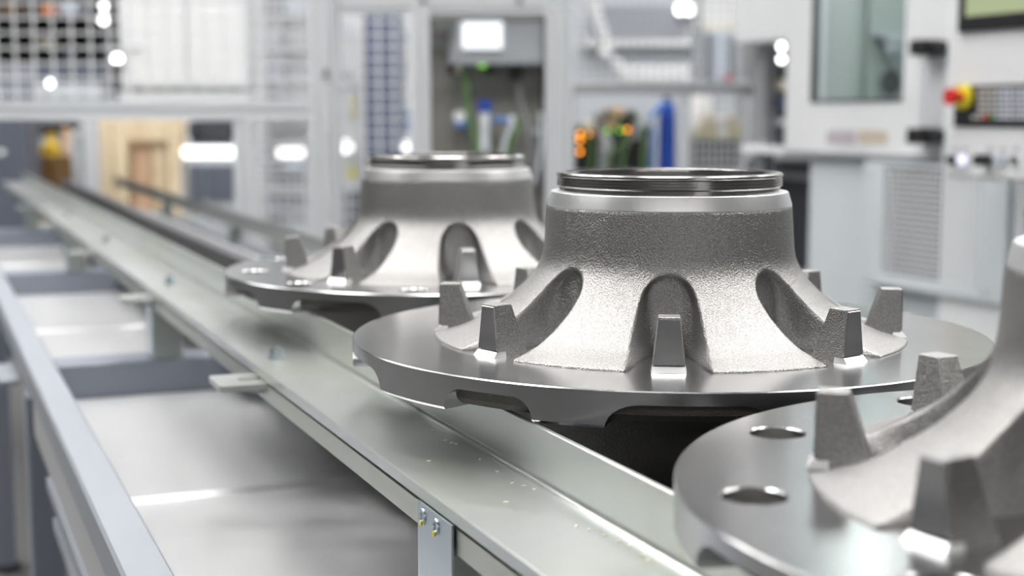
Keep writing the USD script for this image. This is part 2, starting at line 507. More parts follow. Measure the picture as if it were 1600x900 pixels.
# metal chips lying on the plate
rng = np.random.default_rng(4)
chips = []
for x, y in [(.391, 1.11), (.389, 1.10), (.3855, 1.06), (.387, 1.05), (.389, 1.045), (.388, .99), (.386, .95), (.3835, .915), (.388, .905), (.391, .893), (.36, .87), (.38, .80), (.384, .79), (.387, .775), (.39, .76), (.392, .75), (.35, 1.0), (.39, .73), (.389, .72), (.37, .68)]:
    c = box(-.0016, .0016, -.0007, .0007, 0, .0007); c.apply_transform(trimesh.transformations.rotation_matrix(rng.uniform(0, 3), [0, 0, 1])); c.apply_translation([x, y, ZP + .0001]); chips.append(c)
p = obj("metal_chips", join(*chips), "chip_metal"); keys(stage.GetPrimAtPath(p), "tiny bright metal chips scattered on the near rail's plate", "chips", kind="stuff")

# slotted brackets that stick out below the plate
for k, (y, lab) in enumerate(((1.447, "nearest slotted zinc bracket, sticking out beside the blue hex bolt"), (2.18, "second slotted zinc bracket along the rail, above a support post"),
                              (2.95, "third slotted zinc bracket along the rail, beside the wooden post"), (3.72, "small blurred bracket fourth along the near rail"), (4.5, "farthest blurred bracket at the rail's far end"))):
    z0 = ZP - .0105
    t = Thing("slotted_bracket", lab, "bracket", (.273, y, z0), group="slotted brackets along the near rail")
    w = .034
    outer = Polygon([(.006, -w), (.0535, -w), (.0535, w), (.006, w), (.0018, w - .0018), (0, w - .006), (0, -w + .006), (.0018, -w + .0018)])
    slot = Polygon([(.024, -.004), (.028, -.007), (.06, -.007), (.06, .007), (.028, .007), (.024, .004)])
    m = trimesh.creation.extrude_polygon(outer.difference(slot), .006, engine="earcut")
    m.apply_translation([.273, y, z0 - .006])
    t.add("slotted_plate", m, "zinc_plate")
    t.add("clamp_nut", cyl((.318, y, z0 - .014), (.318, y, z0 - .006), .009, 6), "zinc_blue")

# ------------------------------------------------------------------ steel frame below the conveyor
TZ = .714
fr = Thing("conveyor_stand", "blue-grey welded steel frame carrying the conveyor", "frame", (.157, .2, 0))
fr.add("side_tube", box(.137, .177, .15, 5.6, TZ - .04, TZ, .003), "tube_metal", 20, label="pale side tube with bright top")
fr.add("side_tube", box(.838, .873, .15, 5.6, TZ - .04, TZ, .003), "tube_metal", 20)
for y in (.86, 2.17, 3.49, 4.81):
    fr.add("cross_member", box(.177, .838, y, y + .07, TZ - .062, TZ - .002, .003), "frame_paint", 20)
for y in (.86, 2.17, 3.49, 4.81):
    for x in (.137, .835):
        l = fr.add("leg", box(x - .006 * (x < .5), x + .04, y - .03, y + .03, .02, TZ - .04, .003), "frame_paint", 20)
        fr.add("foot", cyl((x + .02, y, 0), (x + .02, y, .02), .03), "steel_dark", 30, parent=l)
fr.add("side_skirt", box(.1395, .1425, .15, 2.12, .622, TZ - .0405), "tray_steel", label="grey sheet skirt below the side tube")
fr.add("lower_strip", box(.1345, .1440, .15, 1.86, .606, .6215, .001), "tube_metal", 20)
fr.add("lower_strip", box(.1345, .1440, .15, 1.78, .575, .590, .001), "tube_metal", 20)
fr.add("strip_hanger", box(.1400, .1430, .15, 1.75, .560, .622), "frame_paint")
for y in (2.36, 1.0):
    fr.add("gusset_plate", box(.105, .1375, y, y + .16, TZ - .062, TZ - .052, .002), "tube_metal", 20)

# posts that carry the rail
for y, lab in ((.90, "nearest support post with two socket screws below the rail"), (2.205, "second support post under the rail, standing on a cross member"), (3.525, "third support post, blurred, under the far rail half"), (4.845, "farthest support post under the rail")):
    t = Thing("support_post", lab, "post", (.35, y, TZ - .002), group="support posts under the near rail")
    z1 = ZP - .036
    z1 = ZP - .031
    t.add("front_plate", box(.3185, .3205, y - .035, y + .035, TZ - .002, ZP - .0100, .0004), "zinc_blue")
    t.add("side_plate", box(.3205, .362, y - .035, y - .033, TZ - .002, z1, .0004), "zinc_green")
    t.add("base_flange", box(.3205, .362, y - .033, y + .03, TZ - .002, TZ + .002, .0004), "zinc_green")
    for dy in (.024, -.004):
        c = t.add("socket_screw", join(lathe([(0, 0), (.003, 0), (.0034, .004), (.0062, .004), (.0065, .0035), (.0065, -.004), (0, -.004)], 20)).apply_transform(
            trimesh.transformations.rotation_matrix(-math.pi / 2, [0, 1, 0])).apply_translation([.3215, y + dy, ZP - .0195]), "zinc_blue", 30, label="blue zinc socket screw with yellow mark")
        t.add("paint_mark", box(.3165, .3178, y + dy - .002, y + dy + .002, ZP - .0255, ZP - .0225), "yellow_mark", parent=c)

# trays of folded sheet between the cross members
for k, (y0, y1, lab) in enumerate(((.932, 2.168, "nearest grey sheet-steel drip tray with a pressed groove"), (2.242, 3.488, "second drip tray, between the two blue-grey cross members"), (3.562, 4.808, "farthest drip tray, below the far bracket"))):
    t = Thing("drip_tray", lab, "tray", (.53, (y0 + y1) / 2, TZ - .075), group="drip trays in the frame")
    zb = TZ - .055
    g = y0 + (.47 if k == 0 else .5)
    prof = [(y0 + .003, zb), (g - .008, zb), (g, zb - .006), (g + .165, zb - .006), (g + .173, zb), (y1 - .003, zb)]
    prof = prof + [(y, z - .0015) for y, z in prof[::-1]]
    m = trimesh.creation.extrude_polygon(Polygon(prof), .655, engine="earcut")
    v = m.vertices.copy(); m.vertices = np.stack([.180 + v[:, 2], v[:, 0], v[:, 1]], 1)
    trimesh.repair.fix_normals(m)
    t.add("tray_sheet", m, "tray_steel")
    t.add("tray_edge", box(.1785, .180, y0 + .003, y1 - .003, zb - .02, zb + .02), "tray_steel")
# bed under the hubs, centre beam and far rail
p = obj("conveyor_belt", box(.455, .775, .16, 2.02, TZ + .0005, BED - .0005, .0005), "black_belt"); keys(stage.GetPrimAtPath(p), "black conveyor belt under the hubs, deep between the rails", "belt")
p = obj("bed_plate", box(.435, .815, 2.03, 5.6, TZ + .0005, BED - .001), "tray_steel"); keys(stage.GetPrimAtPath(p), "pale steel bed plate between centre beam and far rail", "plate")
t = Thing("centre_beam", "dark purple-grey guide beam running down the conveyor's middle", "beam", (.54, 2.05, BED))
t.add("beam_body", box(.527, .560, 2.05, 5.9, BED - .0005, .820, .003), "dark_beam", 20)
t.add("wear_strip", box(.530, .557, 2.05, 5.9, .820, .823, .001), "beam_strip")
t = Thing("far_rail", "far dark galvanised guide rail with upright edge behind the hubs", "rail", (.83, .3, TZ))
t.add("upright", extrude_y([(.822, .765), (.822, .8045), (.8228, .806), (.8255, .806), (.8255, .7685), (.875, .7685), (.875, .765)], .3, 6.6), "zinc_green", 20)
for y in (.5, 1.7, 2.9, 4.1, 5.3):
    t.add("rail_foot", box(.835, .865, y, y + .05, TZ, .765), "zinc_green")

# things seen below and left of the conveyor
t = Thing("wooden_post", "short beige wooden post under the conveyor, beside the third bracket", "post", (.39, 5.03, 0))
t.add("timber", box(.35, .43, 5.0, 5.06, 0, .72, .002), "wood")


# ------------------------------------------------------------------ safety fence across the aisle
YF = 4.35


def vbox(t, name, x0, y0, x1, y1, Y, depth, m, ch=0.0, **k):
    """box part whose front face covers a rectangle of the photograph at distance Y"""
    a, b, c, d = rect(x0, y0, x1, y1, Y)
    return t.box(name, a, b, Y, Y + depth, c, d, m, ch, **k)


def vthing(name, label, cat, x, Y, z=0.0, group=None, py=450):
    return Thing(name, label, cat, (px2v(x, py, Y)[0], Y, z), group=group, view=True)


def floor_box(t, name, x0, y0, x1, Y, depth, m, ch=0.0, z0=0.0, **k):
    a, b, _, d = rect(x0, y0, x1, y0, Y)
    return t.box(name, a, b, Y, Y + depth, z0, d, m, ch, **k)


def profile_post(t, x0, x1, Y, z1=2.3, d=.058, m="alu"):
    a, b = px2v(x0, 200, Y)[0], px2v(x1, 200, Y)[0]
    p = slot_profile(z1, b - a, "z", d)
    p.apply_translation([(a + b) / 2, Y + d / 2, 0])
    return t.add("post", p, m)


def profile_beam(t, x0, x1, y0, y1, Y, m="alu", d=.058):
    a, b, c, e = rect(x0, y0, x1, y1, Y)
    p = slot_profile(b - a, e - c, "x", d)
    p.apply_translation([a, Y + d / 2, (c + e) / 2])
    return t.add("beam", p, m)


def wires(t, x0, y0, x1, y1, Y, sx, sy, r, one=None, m="wire_white"):
    a, b, c, d = rect(x0, y0, x1, y1, Y)
    out = []
    for x in np.arange(a + sx / 2, b, sx):
        out.append(box(x - r, x + r, Y - r, Y + r, c, d))
    for z in np.arange(c + sy / 2, d, sy):
        out.append(box(a, b, Y + r, Y + 3 * r, z - r, z + r))
    if one:
        t.add("wire_mesh", join(*out), m, kind="stuff")
    else:
        for o in out:
            t.add("wire", o, m)


t = vthing("safety_fence", "left aluminium safety fence bay with wire mesh above a wide slotted beam", "fence", 430, YF)
profile_post(t, 365, 394, YF, 1.06)
profile_post(t, 483, 512, YF)
profile_post(t, -140, -110, YF)
profile_beam(t, -110, 483, 157, 187, YF)
profile_beam(t, -110, 483, -60, -32, YF)
wires(t, -110, -32, 483, 157, YF + .02, .0575, .0452, .0028)
fb = t.box("corner_bracket", px2v(513, 115, YF)[0] - .012, px2v(513, 115, YF)[0] + .0, YF - .006, YF, px2v(513, 121, YF)[2], px2v(513, 108, YF)[2], "steel_dark")

t = vthing("control_bay_fence", "middle bay of slotted aluminium posts around the controller box", "fence", 690, YF)
profile_post(t, 513.5, 529, YF + .003)
profile_post(t, 643, 671, YF)
profile_post(t, 853, 876, YF)
profile_post(t, 877, 896, YF + .004)
profile_beam(t, 529, 643, 4, 21, YF)
profile_beam(t, 671, 853, 4, 21, YF)
profile_beam(t, 671, 853, -14, 3, YF, "white_paint")
profile_beam(t, 529, 643, -14, 3, YF, "white_paint")
for x in (662, 812):
    q = px2v(x, 0, YF)
    t.add("bolt_head", cyl((q[0], YF - .006, q[2]), (q[0], YF, q[2]), .008), "steel_dark")

# plate with controller and pneumatics
YP = 4.47
t = vthing("mounting_plate", "taupe grey mounting plate behind the controller box and air hoses", "plate", 760, YP)
a, b, _, d = rect(671, 27, 852, 27, YP)
t.box("plate", a, b, YP, YP + .01, .0, d, "taupe")
t.box("edge_strip", b - .012, b - .004, YP - .012, YP, .5, d, "steel_dark")
for y in (45, 68):
    q = px2v(686, y, YP); t.add("knob", cyl((q[0], YP - .02, q[2]), (q[0], YP, q[2]), .011), "box_grey", 30)
t = vthing("controller_box", "grey controller box with glowing white screen on the mounting plate", "controller", 775, YP - .10, 0)
vbox(t, "housing", 710, 30, 849, 101, YP - .10, .099, "box_grey", .004)
vbox(t, "side_flange", 702, 32, 710, 100, YP - .05, .049, "pale_grey")
vbox(t, "screen_bezel", 718, 31, 788, 80, YP - .106, .006, "pale_grey", .002)
vbox(t, "screen", 723, 35, 784, 76, YP - .1085, .0025, "screen_white")
q = px2v(754, 104, YP - .07)
t.add("green_indicator", cyl(q, q + [0, 0, .012], .012), "led_green")
for x, w in ((705, 18), (716, 14), (765, 22), (806, 30)):
    q = px2v(x, 102, YP - .06); r_ = w / F_PX * YP / 2.4
    t.add("cable_gland", cyl(q - [0, 0, .025 if w < 28 else .045], q, r_ * .7, r2=r_), "black_plastic" if w != 14 else "beige", 30)
t = vthing("filter_regulator", "air filter regulator with blue cap and clear bowl", "regulator", 757, YP - .10, px2v(757, 236, YP - .07)[2])
q0, q1, q2, q3 = (px2v(757, y, YP - .05) for y in (157, 175, 197, 236))
t.add("blue_cap", cyl(q1, q0, .020), "blue", 30)
t.add("valve_body", cyl(q2, q1, .017), "white_paint", 30)
t.add("clear_bowl", cyl(q3, q2, .016), "clear_hose", 30)
t.add("wall_bracket", box(q2[0] - .01, q2[0] + .01, q2[1] + .012, YP, q2[2], q1[2]), "blue_light")
s0 = px2v(770, 187, YP - .05); s1 = px2v(795, 187, YP - .05)
t.add("side_port", cyl(s0, s1, .0075), "blue_light", 30)
t.add("port_nut", cyl(s1, s1 + [.018, 0, 0], .012), "clear_hose", 30)
t = vthing("pressure_gauge", "white pressure gauge with blue clip left of the regulator", "gauge", 717, YP - .08, px2v(717, 200, YP - .06)[2])
q = px2v(718, 182, YP - .06)
t.add("dial", cyl(q - [0, .01, 0], q + [0, .012, 0], .018), "white_paint", 30)
t.add("blue_clip", box(q[0] - .015, q[0] + .019, q[1] - .006, YP, q[2] - .032, q[2] - .016), "blue_light")
for pts, m, r_, lab in (
        ([(718, 102), (728, 130), (730, 170), (738, 200), (745, 236), (748, 262)], "green_hose", .007, "green cable running down from the controller's left gland"),
        ([(806, 182), (812, 195), (802, 215), (795, 240), (792, 262)], "green_hose", .006, "short green hose at the mounting plate's right half"),
        ([(802, 190), (795, 205), (788, 225), (784, 262)], "clear_hose", .008, "clear air hose beside the short green hose"),
        ([(811, 125), (812, 150), (818, 175), (826, 200), (830, 262)], "box_grey", .004, "thin grey cable hanging below the widest gland"),
        ([(845, 175), (846, 215), (843, 250), (832, 290)], "clear_hose", .007, "clear hose curving down at the plate's right edge")):
    P = [px2v(x, y, YP - .055) for x, y in pts]
    t = vthing("air_hose", lab, "hose", pts[0][0], YP - .055, P[-1][2], group="hoses and cables on the mounting plate")
    t.add("hose", tube(P, r_, 8), m, True)
    t.add("end_clip", box(P[-1][0] - .008, P[-1][0] + .008, P[-1][1] - .004, YP, P[-1][2], P[-1][2] + .006), "steel_dark")
t = vthing("air_fitting", "small pale blue round fitting low on the mounting plate", "fitting", 840, YP - .03, px2v(840, 214, YP - .03)[2])
q = px2v(839, 206, YP - .03); t.add("fitting_body", cyl(q - [0, .006, 0], [q[0], YP, q[2]], .011), "clear_hose", 30)
t.add("fitting_nut", cyl(q - [0, .012, 0], q - [0, .006, 0], .008, 6), "pale_blue")

# ------------------------------------------------------------------ second row of fences behind
def mesh_fence(label, x0, x1, y0, Y, sx, sy, r, posts=(), beams=(), m="wire_white"):
    t = vthing("mesh_fence", label, "fence", (x0 + x1) / 2, Y)
    wires(t, x0, y0, x1, 420, Y, sx, sy, r, True, m)
    for p0, p1 in posts:
        profile_post(t, p0, p1, Y + .02, 2.4)
    for p in beams:
        profile_beam(t, x0, x1, p[0], p[1], Y + .03)
    return t


mesh_fence("wire mesh fence in front of the tall blue cabinet", 532, 642, -40, 5.3, .0575, .0445, .0036, posts=((527, 533), (640, 647)))
mesh_fence("finer mesh fence behind the post left of the blue cabinet", 396, 482, -40, 5.6, .032, .028, .0024, posts=((389, 395), (482, 488)))
mesh_fence("distant mesh fence in front of the pale blue-grey hood", 896, 1155, -40, 6.4, .036, .036, .0022, posts=((888, 895), (1152, 1160)), m="alu_grey")

# ------------------------------------------------------------------ things behind the left bay
t = vthing("white_cabinet", "large plain white machine cabinet behind the left fence bay", "cabinet", 290, 7.6)
floor_box(t, "body", -60, 148, 402, 7.75, .8, "white_paint") if False else None
vbox(t, "door_panel", 186, -60, 398, 139, 7.6, .03, "white_paint", .004)
vbox(t, "door_panel", 196, -60, 290, 136, 7.585, .014, "white_paint", .004)
vbox(t, "door_panel", 293, -60, 394, 136, 7.585, .014, "white_paint", .004)
vbox(t, "bottom_strip", 186, 139, 398, 144, 7.61, .03, "box_grey")
floor_box(t, "plinth", 186, 144, 400, 7.62, .32, "machine_white")
vbox(t, "body", 186, -60, 400, 144, 7.64, .3, "machine_white")

t = vthing("tool_rack", "dark open tool rack behind the mesh at the photo's left edge", "rack", 70, 7.6)
vbox(t, "back_panel", -60, -60, 167, 96, 8.1, .03, "dark_grey")
for y in (22, 48, 72, 95):
    vbox(t, "shelf", -60, y, 167, y + 4, 7.6, .5, "steel_dark")
floor_box(t, "base_cabinet", -60, 97, 167, 7.62, .5, "mid_grey")
vbox(t, "drawer_front", -50, 103, 52, 128, 7.605, .014, "mid_grey", .003)
vbox(t, "drawer_front", 56, 103, 160, 128, 7.605, .014, "blue_grey", .003)
vbox(t, "drawer_front", -50, 131, 52, 155, 7.605, .014, "mid_grey", .003)
vbox(t, "drawer_front", 56, 131, 160, 155, 7.605, .014, "pale_grey", .003)
vbox(t, "side_panel", 160, -60, 168, 96, 7.6, .5, "dark_grey")
for x0, x1, y0, sy, m, nm, lab in ((5, 22, 6, 22, "brown_card", "storage_box", "small brown box on the tool rack, far left"), (66, 84, 9, 22, "orange", "storage_box", "orange box on the tool rack's upper shelf"),
                                  (92, 122, 6, 22, "pale_blue", "storage_box", "pale blue box right of the orange one on the tool rack"), (20, 42, 30, 48, "black_plastic", "storage_box", "black box on the tool rack's middle shelf"),
                                  (60, 84, 56, 72, "beige", "storage_box", "beige box low on the tool rack"), (96, 118, 80, 95, "panel_blue", "storage_box", "dark blue box on the rack's lowest shelf")):
    t = vthing(nm, lab, "box", (x0 + x1) / 2, 7.65, px2v(x0, sy, 7.65)[2], group="boxes on the tool rack")
    a, b, c, d = rect(x0, y0, x1, sy - .3, 7.65)
    t.box("carton", a, b, 7.65, 7.82, c + .002, d - .008, m, .003)
    t.box("lid", a - .002, b + .002, 7.648, 7.822, d - .008, d, m, .002)


def add_highlight(x, y, Y, rpx, lab, m="highlight_glow", mount=None, group="small bright dots added for highlights in the background"):  # added bright dot in place of a highlight, no real lamp
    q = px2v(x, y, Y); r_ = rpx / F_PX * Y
    t = Thing("highlight_dot", lab, "lamp", tuple(q), group=group, view=True)
    t.add("dot_ball", (lambda s: (s.apply_translation(q), s)[1])(trimesh.creation.icosphere(2, r_)), m, True)
    t.add("dot_mount", cyl(q + [0, r_ * .5, 0], q + [0, r_ * 2.2 if mount is None else mount - Y, 0], r_ * .8), "box_grey", 30)


add_highlight(163, 8, 7.55, 6, "round glowing highlight dot at the tool rack's top right", mount=7.6)
add_highlight(162, 30, 7.55, 7, "round glowing highlight dot below the topmost one on the tool rack", mount=7.6)
add_highlight(183, 92, 7.53, 7, "round glowing highlight dot right of the tool rack's lowest shelf", mount=7.63)
add_highlight(79, 130, 7.55, 5, "small glowing highlight dot in front of the pale drawers", mount=7.605)
t = vthing("robot_arm", "short grey arm sticking out right of the tool rack", "arm", 185, 7.6, px2v(185, 80, 7.6)[2])
q = px2v(166, 77, 7.56); q2 = px2v(212, 75, 7.56)
t.add("arm_rod", cyl(q, q2, .014, r2=.007), "box_grey", 30); t.add("arm_tip", cyl(q2, q2 + [.02, 0, 0], .010), "steel_dark", 30)

# below the left beam
t = vthing("steel_column", "blue-grey steel column at the photo's left edge, beyond the conveyor's end", "column", 10, 6.3)
floor_box(t, "column", -40, 150, 36, 6.3, .2, "blue_grey", .004, z0=.012)
t.box("base_plate", px2v(-46, 200, 6.3)[0], px2v(42, 200, 6.3)[0], 6.27, 6.53, 0, .012, "steel_dark")
add_highlight(2, 239, 6.2, 5, "small pale dot on the blue-grey column", "white_paint")
t = vthing("brown_bin", "dark brown bin with yellow bottle on top, beyond the conveyor", "bin", 72, 6.6)
floor_box(t, "bin_body", 53, 244, 92, 6.6, .2, "brown_card", .01)
floor_box(t, "yellow_side", 38, 232, 52, 6.62, .18, "pale_yellow", .005)
t = vthing("yellow_bottle", "yellow bottle standing on the dark brown bin", "bottle", 80, 6.65, px2v(72, 244, 6.6)[2])
z = px2v(72, 244, 6.6)[2]; x = px2v(82, 230, 6.7)[0]; zt = px2v(80, 214, 6.7)[2]
t.add("bottle_body", (lambda m: (m.apply_translation([x, 6.68, z]), m)[1])(lathe([(0, 0), (.042, 0), (.045, .006), (.045, (zt - z) * .55), (.018, (zt - z) * .85), (.016, zt - z)], 24)), "yellow", 30)
t.add("cap", cyl((x, 6.68, zt - .004), (x, 6.68, zt + .02), .02), "yellow", 30)
t = vthing("pipe_bundle", "grey bent pipes above the brown bin", "pipes", 110, 6.9)
for pts, m in (([(44, 190), (48, 205), (44, 222), (40, 240)], "pale_grey"), ([(128, 188), (125, 205), (115, 222), (118, 290)], "pale_grey"), ([(104, 200), (104, 240), (102, 290)], "wood_pink")):
    t.add("pipe", tube([px2v(a, b, 6.9) for a, b in pts] + [np.array([px2v(pts[-1][0], 290, 6.9)[0], 6.9, 0.0])], .022, 8), m, True)
t.add("cross_pipe", cyl(px2v(40, 194, 6.9), px2v(130, 194, 6.9), .024), "steel_dark", 30)
t.add("hose_box", box(px2v(56, 200, 6.92)[0], px2v(96, 200, 6.92)[0], 6.93, 7.1, px2v(70, 214, 6.92)[2], px2v(70, 188, 6.92)[2], .01), "taupe")
t = vthing("grey_post", "pale grey slotted post left of the wooden crate", "post", 143, 6.75)
profile_post(t, 130, 150, 6.75, 1.055); t.box("foot_plate", px2v(126, 300, 6.75)[0], px2v(154, 300, 6.75)[0], 6.73, 6.83, 0, .006, "steel_dark")
t = vthing("wooden_crate", "tall pale wooden crate with a recessed slot, beyond the conveyor", "crate", 220, 7.0)
for x0, x1, m, dy in ((151, 173, "wood", 0), (174, 196, "wood", 0), (261, 288, "wood", 0)):
    floor_box(t, "plank", x0, 186, x1, 7.0 + dy, .03, m, .003)
floor_box(t, "plank", 206, 222, 234, 7.06, .025, "wood_pink", .003)
floor_box(t, "plank", 236, 222, 260, 7.045, .03, "wood", .003)
vbox(t, "cross_plank", 196.5, 187, 260.5, 220, 7.005, .03, "wood", .003)
floor_box(t, "back_board", 151, 188, 288, 7.10, .02, "wood")
for x in (154, 262):
    a = px2v(x, 250, 7.0)[0]
    t.box("batten", a, a + .05, 7.032, 7.098, .05, 1.0, "wood")
t = vthing("highlight_bar", "added glowing white highlight bar low behind the small fence post", "lamp", 325, 6.6)  # added glowing bars in place of bright highlights
vbox(t, "light_tube", 284, 229, 372, 247, 6.6, .05, "highlight_glow_soft", .01)
vbox(t, "light_tube", 432, 231, 474, 246, 6.6, .05, "highlight_glow_soft", .01)
vbox(t, "carrier", 280, 247, 478, 251, 6.6, .08, "pale_grey")
for x in (281, 474):
    floor_box(t, "stand", x, 248, x + 5, 6.66, .03, "pale_grey")
t = vthing("dark_machine", "dark grey low machine with black hood behind the glowing highlight bar", "machine", 330, 7.0)
vbox(t, "black_hood", 296, 187, 362, 222, 7.0, .4, "dark_grey", .01)
floor_box(t, "body", 292, 222, 364, 7.02, .4, "pale_grey", .01)
vbox(t, "dark_panel", 294, 258, 318, 310, 7.0, .02, "blue_grey"); vbox(t, "dark_panel", 322, 258, 364, 310, 7.0, .02, "blue_grey")
vbox(t, "valve", 293, 190, 304, 214, 6.95, .05, "steel_dark", .005)
t = vthing("storage_shelving", "pale shelving of grey bins seen through the finer mesh fence", "shelving", 440, 8.0)
for x in (390, 486):
    floor_box(t, "upright", x, -60, x + 6, 8.0, .05, "pale_grey")
for i, y in enumerate((-30, 20, 75, 128, 180, 222, 268, 300, 330, 360)):
    vbox(t, "shelf_board", 396, y, 486, y + 4, 8.0, .5, "white_paint" if i % 2 else "pale_grey")
floor_box(t, "back_panel", 390, -60, 492, 8.55, .02, "machine_white")
k = 0
places = ["top", "second", "third", "fourth", "fifth", "sixth", "seventh", "eighth", "ninth"]
for i, (y0, y1) in enumerate(((-14, 19), (40, 74), (100, 127), (150, 179), (240, 267), (279, 299), (308, 329), (338, 359))):
    for j, (x0, x1) in enumerate(((400, 438), (444, 482))):
        a, b, c, d = rect(x0, y0, x1, y1, 8.05)
        t2 = Thing("storage_bin", f"{'left' if j == 0 else 'right'} grey bin on the {places[i]} visible shelf behind the finer mesh", "bin", (a, 8.05, c), group="bins on the pale shelving", view=True)
        m = ("mid_grey", "box_grey", "pale_blue", "pale_grey")[(i * 3 + j * 2) % 4]
        t2.box("bin_body", a, b, 8.05, 8.4, c + .002, d - .012, m, .006); t2.box("bin_rim", a - .004, b + .004, 8.046, 8.404, d - .012, d, m, .003)

# ------------------------------------------------------------------ things in the middle bay's left half
t = vthing("blue_cabinet", "tall blue-grey cabinet behind the middle mesh", "cabinet", 595, 5.7)
floor_box(t, "body", 569, 21, 625, 5.7, .14, "panel_blue", .004)
vbox(t, "cabinet_door", 571, 24, 623, 130, 5.692, .007, "panel_blue", .002); vbox(t, "cabinet_door", 571, 133, 623, 330, 5.692, .007, "panel_blue", .002)
t = vthing("white_enclosure", "white upright enclosure left of the blue cabinet", "enclosure", 550, 5.8)
floor_box(t, "body", 530, 20, 567, 5.8, .3, "white_paint", .004)
vbox(t, "blue_strip", 538, 30, 547, 64, 5.794, .006, "pale_blue"); vbox(t, "dark_latch", 537, 108, 548, 124, 5.79, .01, "box_grey", .003)
vbox(t, "seam", 532, 134, 562, 142, 5.794, .006, "pale_grey"); vbox(t, "yellow_label", 547, 150, 557, 190, 5.794, .006, "pale_yellow"); vbox(t, "yellow_label", 541, 257, 556, 280, 5.794, .006, "yellow_bright")
vbox(t, "dark_base", 536, 296, 566, 360, 5.79, .01, "blue_grey")
t = vthing("white_duct", "white duct with blue stripes right of the blue cabinet", "duct", 634, 5.85)
floor_box(t, "body", 628, 20, 646, 5.85, .2, "machine_white", .004)
vbox(t, "white_cover", 624, 66, 640, 108, 5.84, .01, "white_paint", .004); vbox(t, "blue_stripe", 628, 50, 642, 64, 5.842, .008, "pale_blue"); vbox(t, "blue_stripe", 635, 172, 645, 206, 5.842, .008, "blue_light")
add_highlight(541, 229, 5.7, 11, "large round glowing highlight dot beside the lower yellow label", "highlight_glow_soft", 5.80)
add_highlight(635, 228, 5.76, 8, "round glowing highlight dot on the lower part of the white duct", "highlight_glow_soft", 5.85)

# ------------------------------------------------------------------ equipment bay right of the middle
YE = 5.6
t = vthing("equipment_stand", "grey equipment stand with dark top beam, behind the middle hub", "stand", 1000, YE)
vbox(t, "top_beam", 896, 129, 1178, 146, YE, .07, "alu_grey", .004)
for x0, x1, m in ((893, 899, "alu_grey"), (1065, 1080, "alu"), (1163, 1178, "alu")):
    a, b, _, d = rect(x0, 146, x1, 146, YE + .005)
    t.box("upright", a, b, YE + .005, YE + .06, 0, d, m, .003)
zs = px2v(980, 268, YE + .2)[2]
t.box("shelf", px2v(893, 268, YE)[0], px2v(1178, 268, YE)[0], YE + .06, YE + .5, zs - .03, zs, "alu_grey", .003)
a, b, _, d = rect(899, 146, 1066, 146, YE + .52)
t.box("back_sheet", a, b, YE + .52, YE + .53, 0, d, "pale_grey")
for x in (893, 1170):
    a = px2v(x, 268, YE)[0]; t.box("rear_leg", a, a + .03, YE + .46, YE + .5, 0, zs - .03, "alu_grey")

YM = YE + .2
t = vthing("valve_terminal", "dark valve terminal with orange and green lights on the equipment stand", "valves", 955, YM, zs)
vbox(t, "dark_housing", 899, 205, 935, 267.5, YM, .12, "black_plastic", .006)
rng = np.random.default_rng(7)
for i, (x, y, w, h, m) in enumerate(((905, 190, 24, 18, "beige"), (930, 175, 22, 40, "taupe"), (950, 168, 26, 40, "wood_pink"), (936, 205, 20, 62, "box_grey"), (958, 200, 24, 66, "dark_grey"), (978, 172, 16, 60, "taupe"), (984, 218, 22, 48, "black_plastic"), (1000, 200, 14, 66, "steel_dark"), (968, 180, 16, 26, "black_plastic"), (944, 214, 12, 26, "pale_grey"))):
    a, b, c, d = rect(x, y, x + w, min(y + h, 267.5), YM - .005 * i)
    t.box("valve_block", a, b, YM - .005 * i, YM + .1, c, d, m, .005)
for x, y in ((906, 209), (906, 219), (906, 237), (919, 210)):
    q = px2v(x, y, YM - .06); t.add("orange_light", (lambda s: (s.apply_translation(q), s)[1])(trimesh.creation.icosphere(2, .0085)), "led_orange", True)
    t.add("light_stem", cyl(q, [q[0], YM + .01, q[2]], .006), "black_plastic")
for x, y, m in ((949, 204, "led_green"), (969, 204, "led_green"), (980, 203, "led_orange")):
    q = px2v(x, y, YM - .06); t.add("indicator_light", (lambda s: (s.apply_translation(q), s)[1])(trimesh.creation.icosphere(2, .0075)), m, True)
    t.add("light_stem", cyl(q, [q[0], YM + .01, q[2]], .006), "black_plastic")
for i, pts in enumerate(([(950, 176), (962, 182), (972, 195), (978, 220), (970, 267)], [(990, 178), (1000, 190), (1006, 210), (1004, 267)], [(906, 200), (914, 205), (925, 230), (922, 267)], [(955, 267), (950, 250), (960, 235), (972, 225)])):
    P = [px2v(x, y, YM - .075) for x, y in pts]
    t2 = vthing("green_cable", ["green cable arching over the valve terminal's middle", "green cable on the valve terminal's right side", "short green cable beside the stacked orange lights", "low green cable at the valve terminal's foot"][i], "cable", pts[0][0], YM - .075, min(p[2] for p in P), group="green cables on the valve terminal")
    t2.add("cable", tube(P, .006, 8), "green_hose", True); t2.add("plug", cyl(P[0] - [0, 0, .006], P[0] + [0, .05, .006], .012), "black_plastic", 30)
t = vthing("gas_cylinder", "blue gas cylinder standing upright on the equipment stand", "cylinder", 1044, YM, zs)
q = px2v(1045, 150, YM); r_ = 13.5 / F_PX * YM; h = q[2] - zs
body = lathe([(0, .0), (r_ * .95, .0), (r_, .008), (r_, h * .38), (r_ * 1.02, h * .385), (r_ * 1.02, h * .42), (r_, h * .425), (r_, h * .70), (r_ * .85, h * .86), (r_ * .5, h * .93), (r_ * .42, h * .94)], 32); body.apply_translation([q[0], YM + .05, zs])
t.add("cylinder_body", body, "blue", 30)
t.add("valve_cap", cyl((q[0], YM + .05, zs + h * .93), (q[0], YM + .05, zs + h), r_ * .5), "steel_dark", 30)
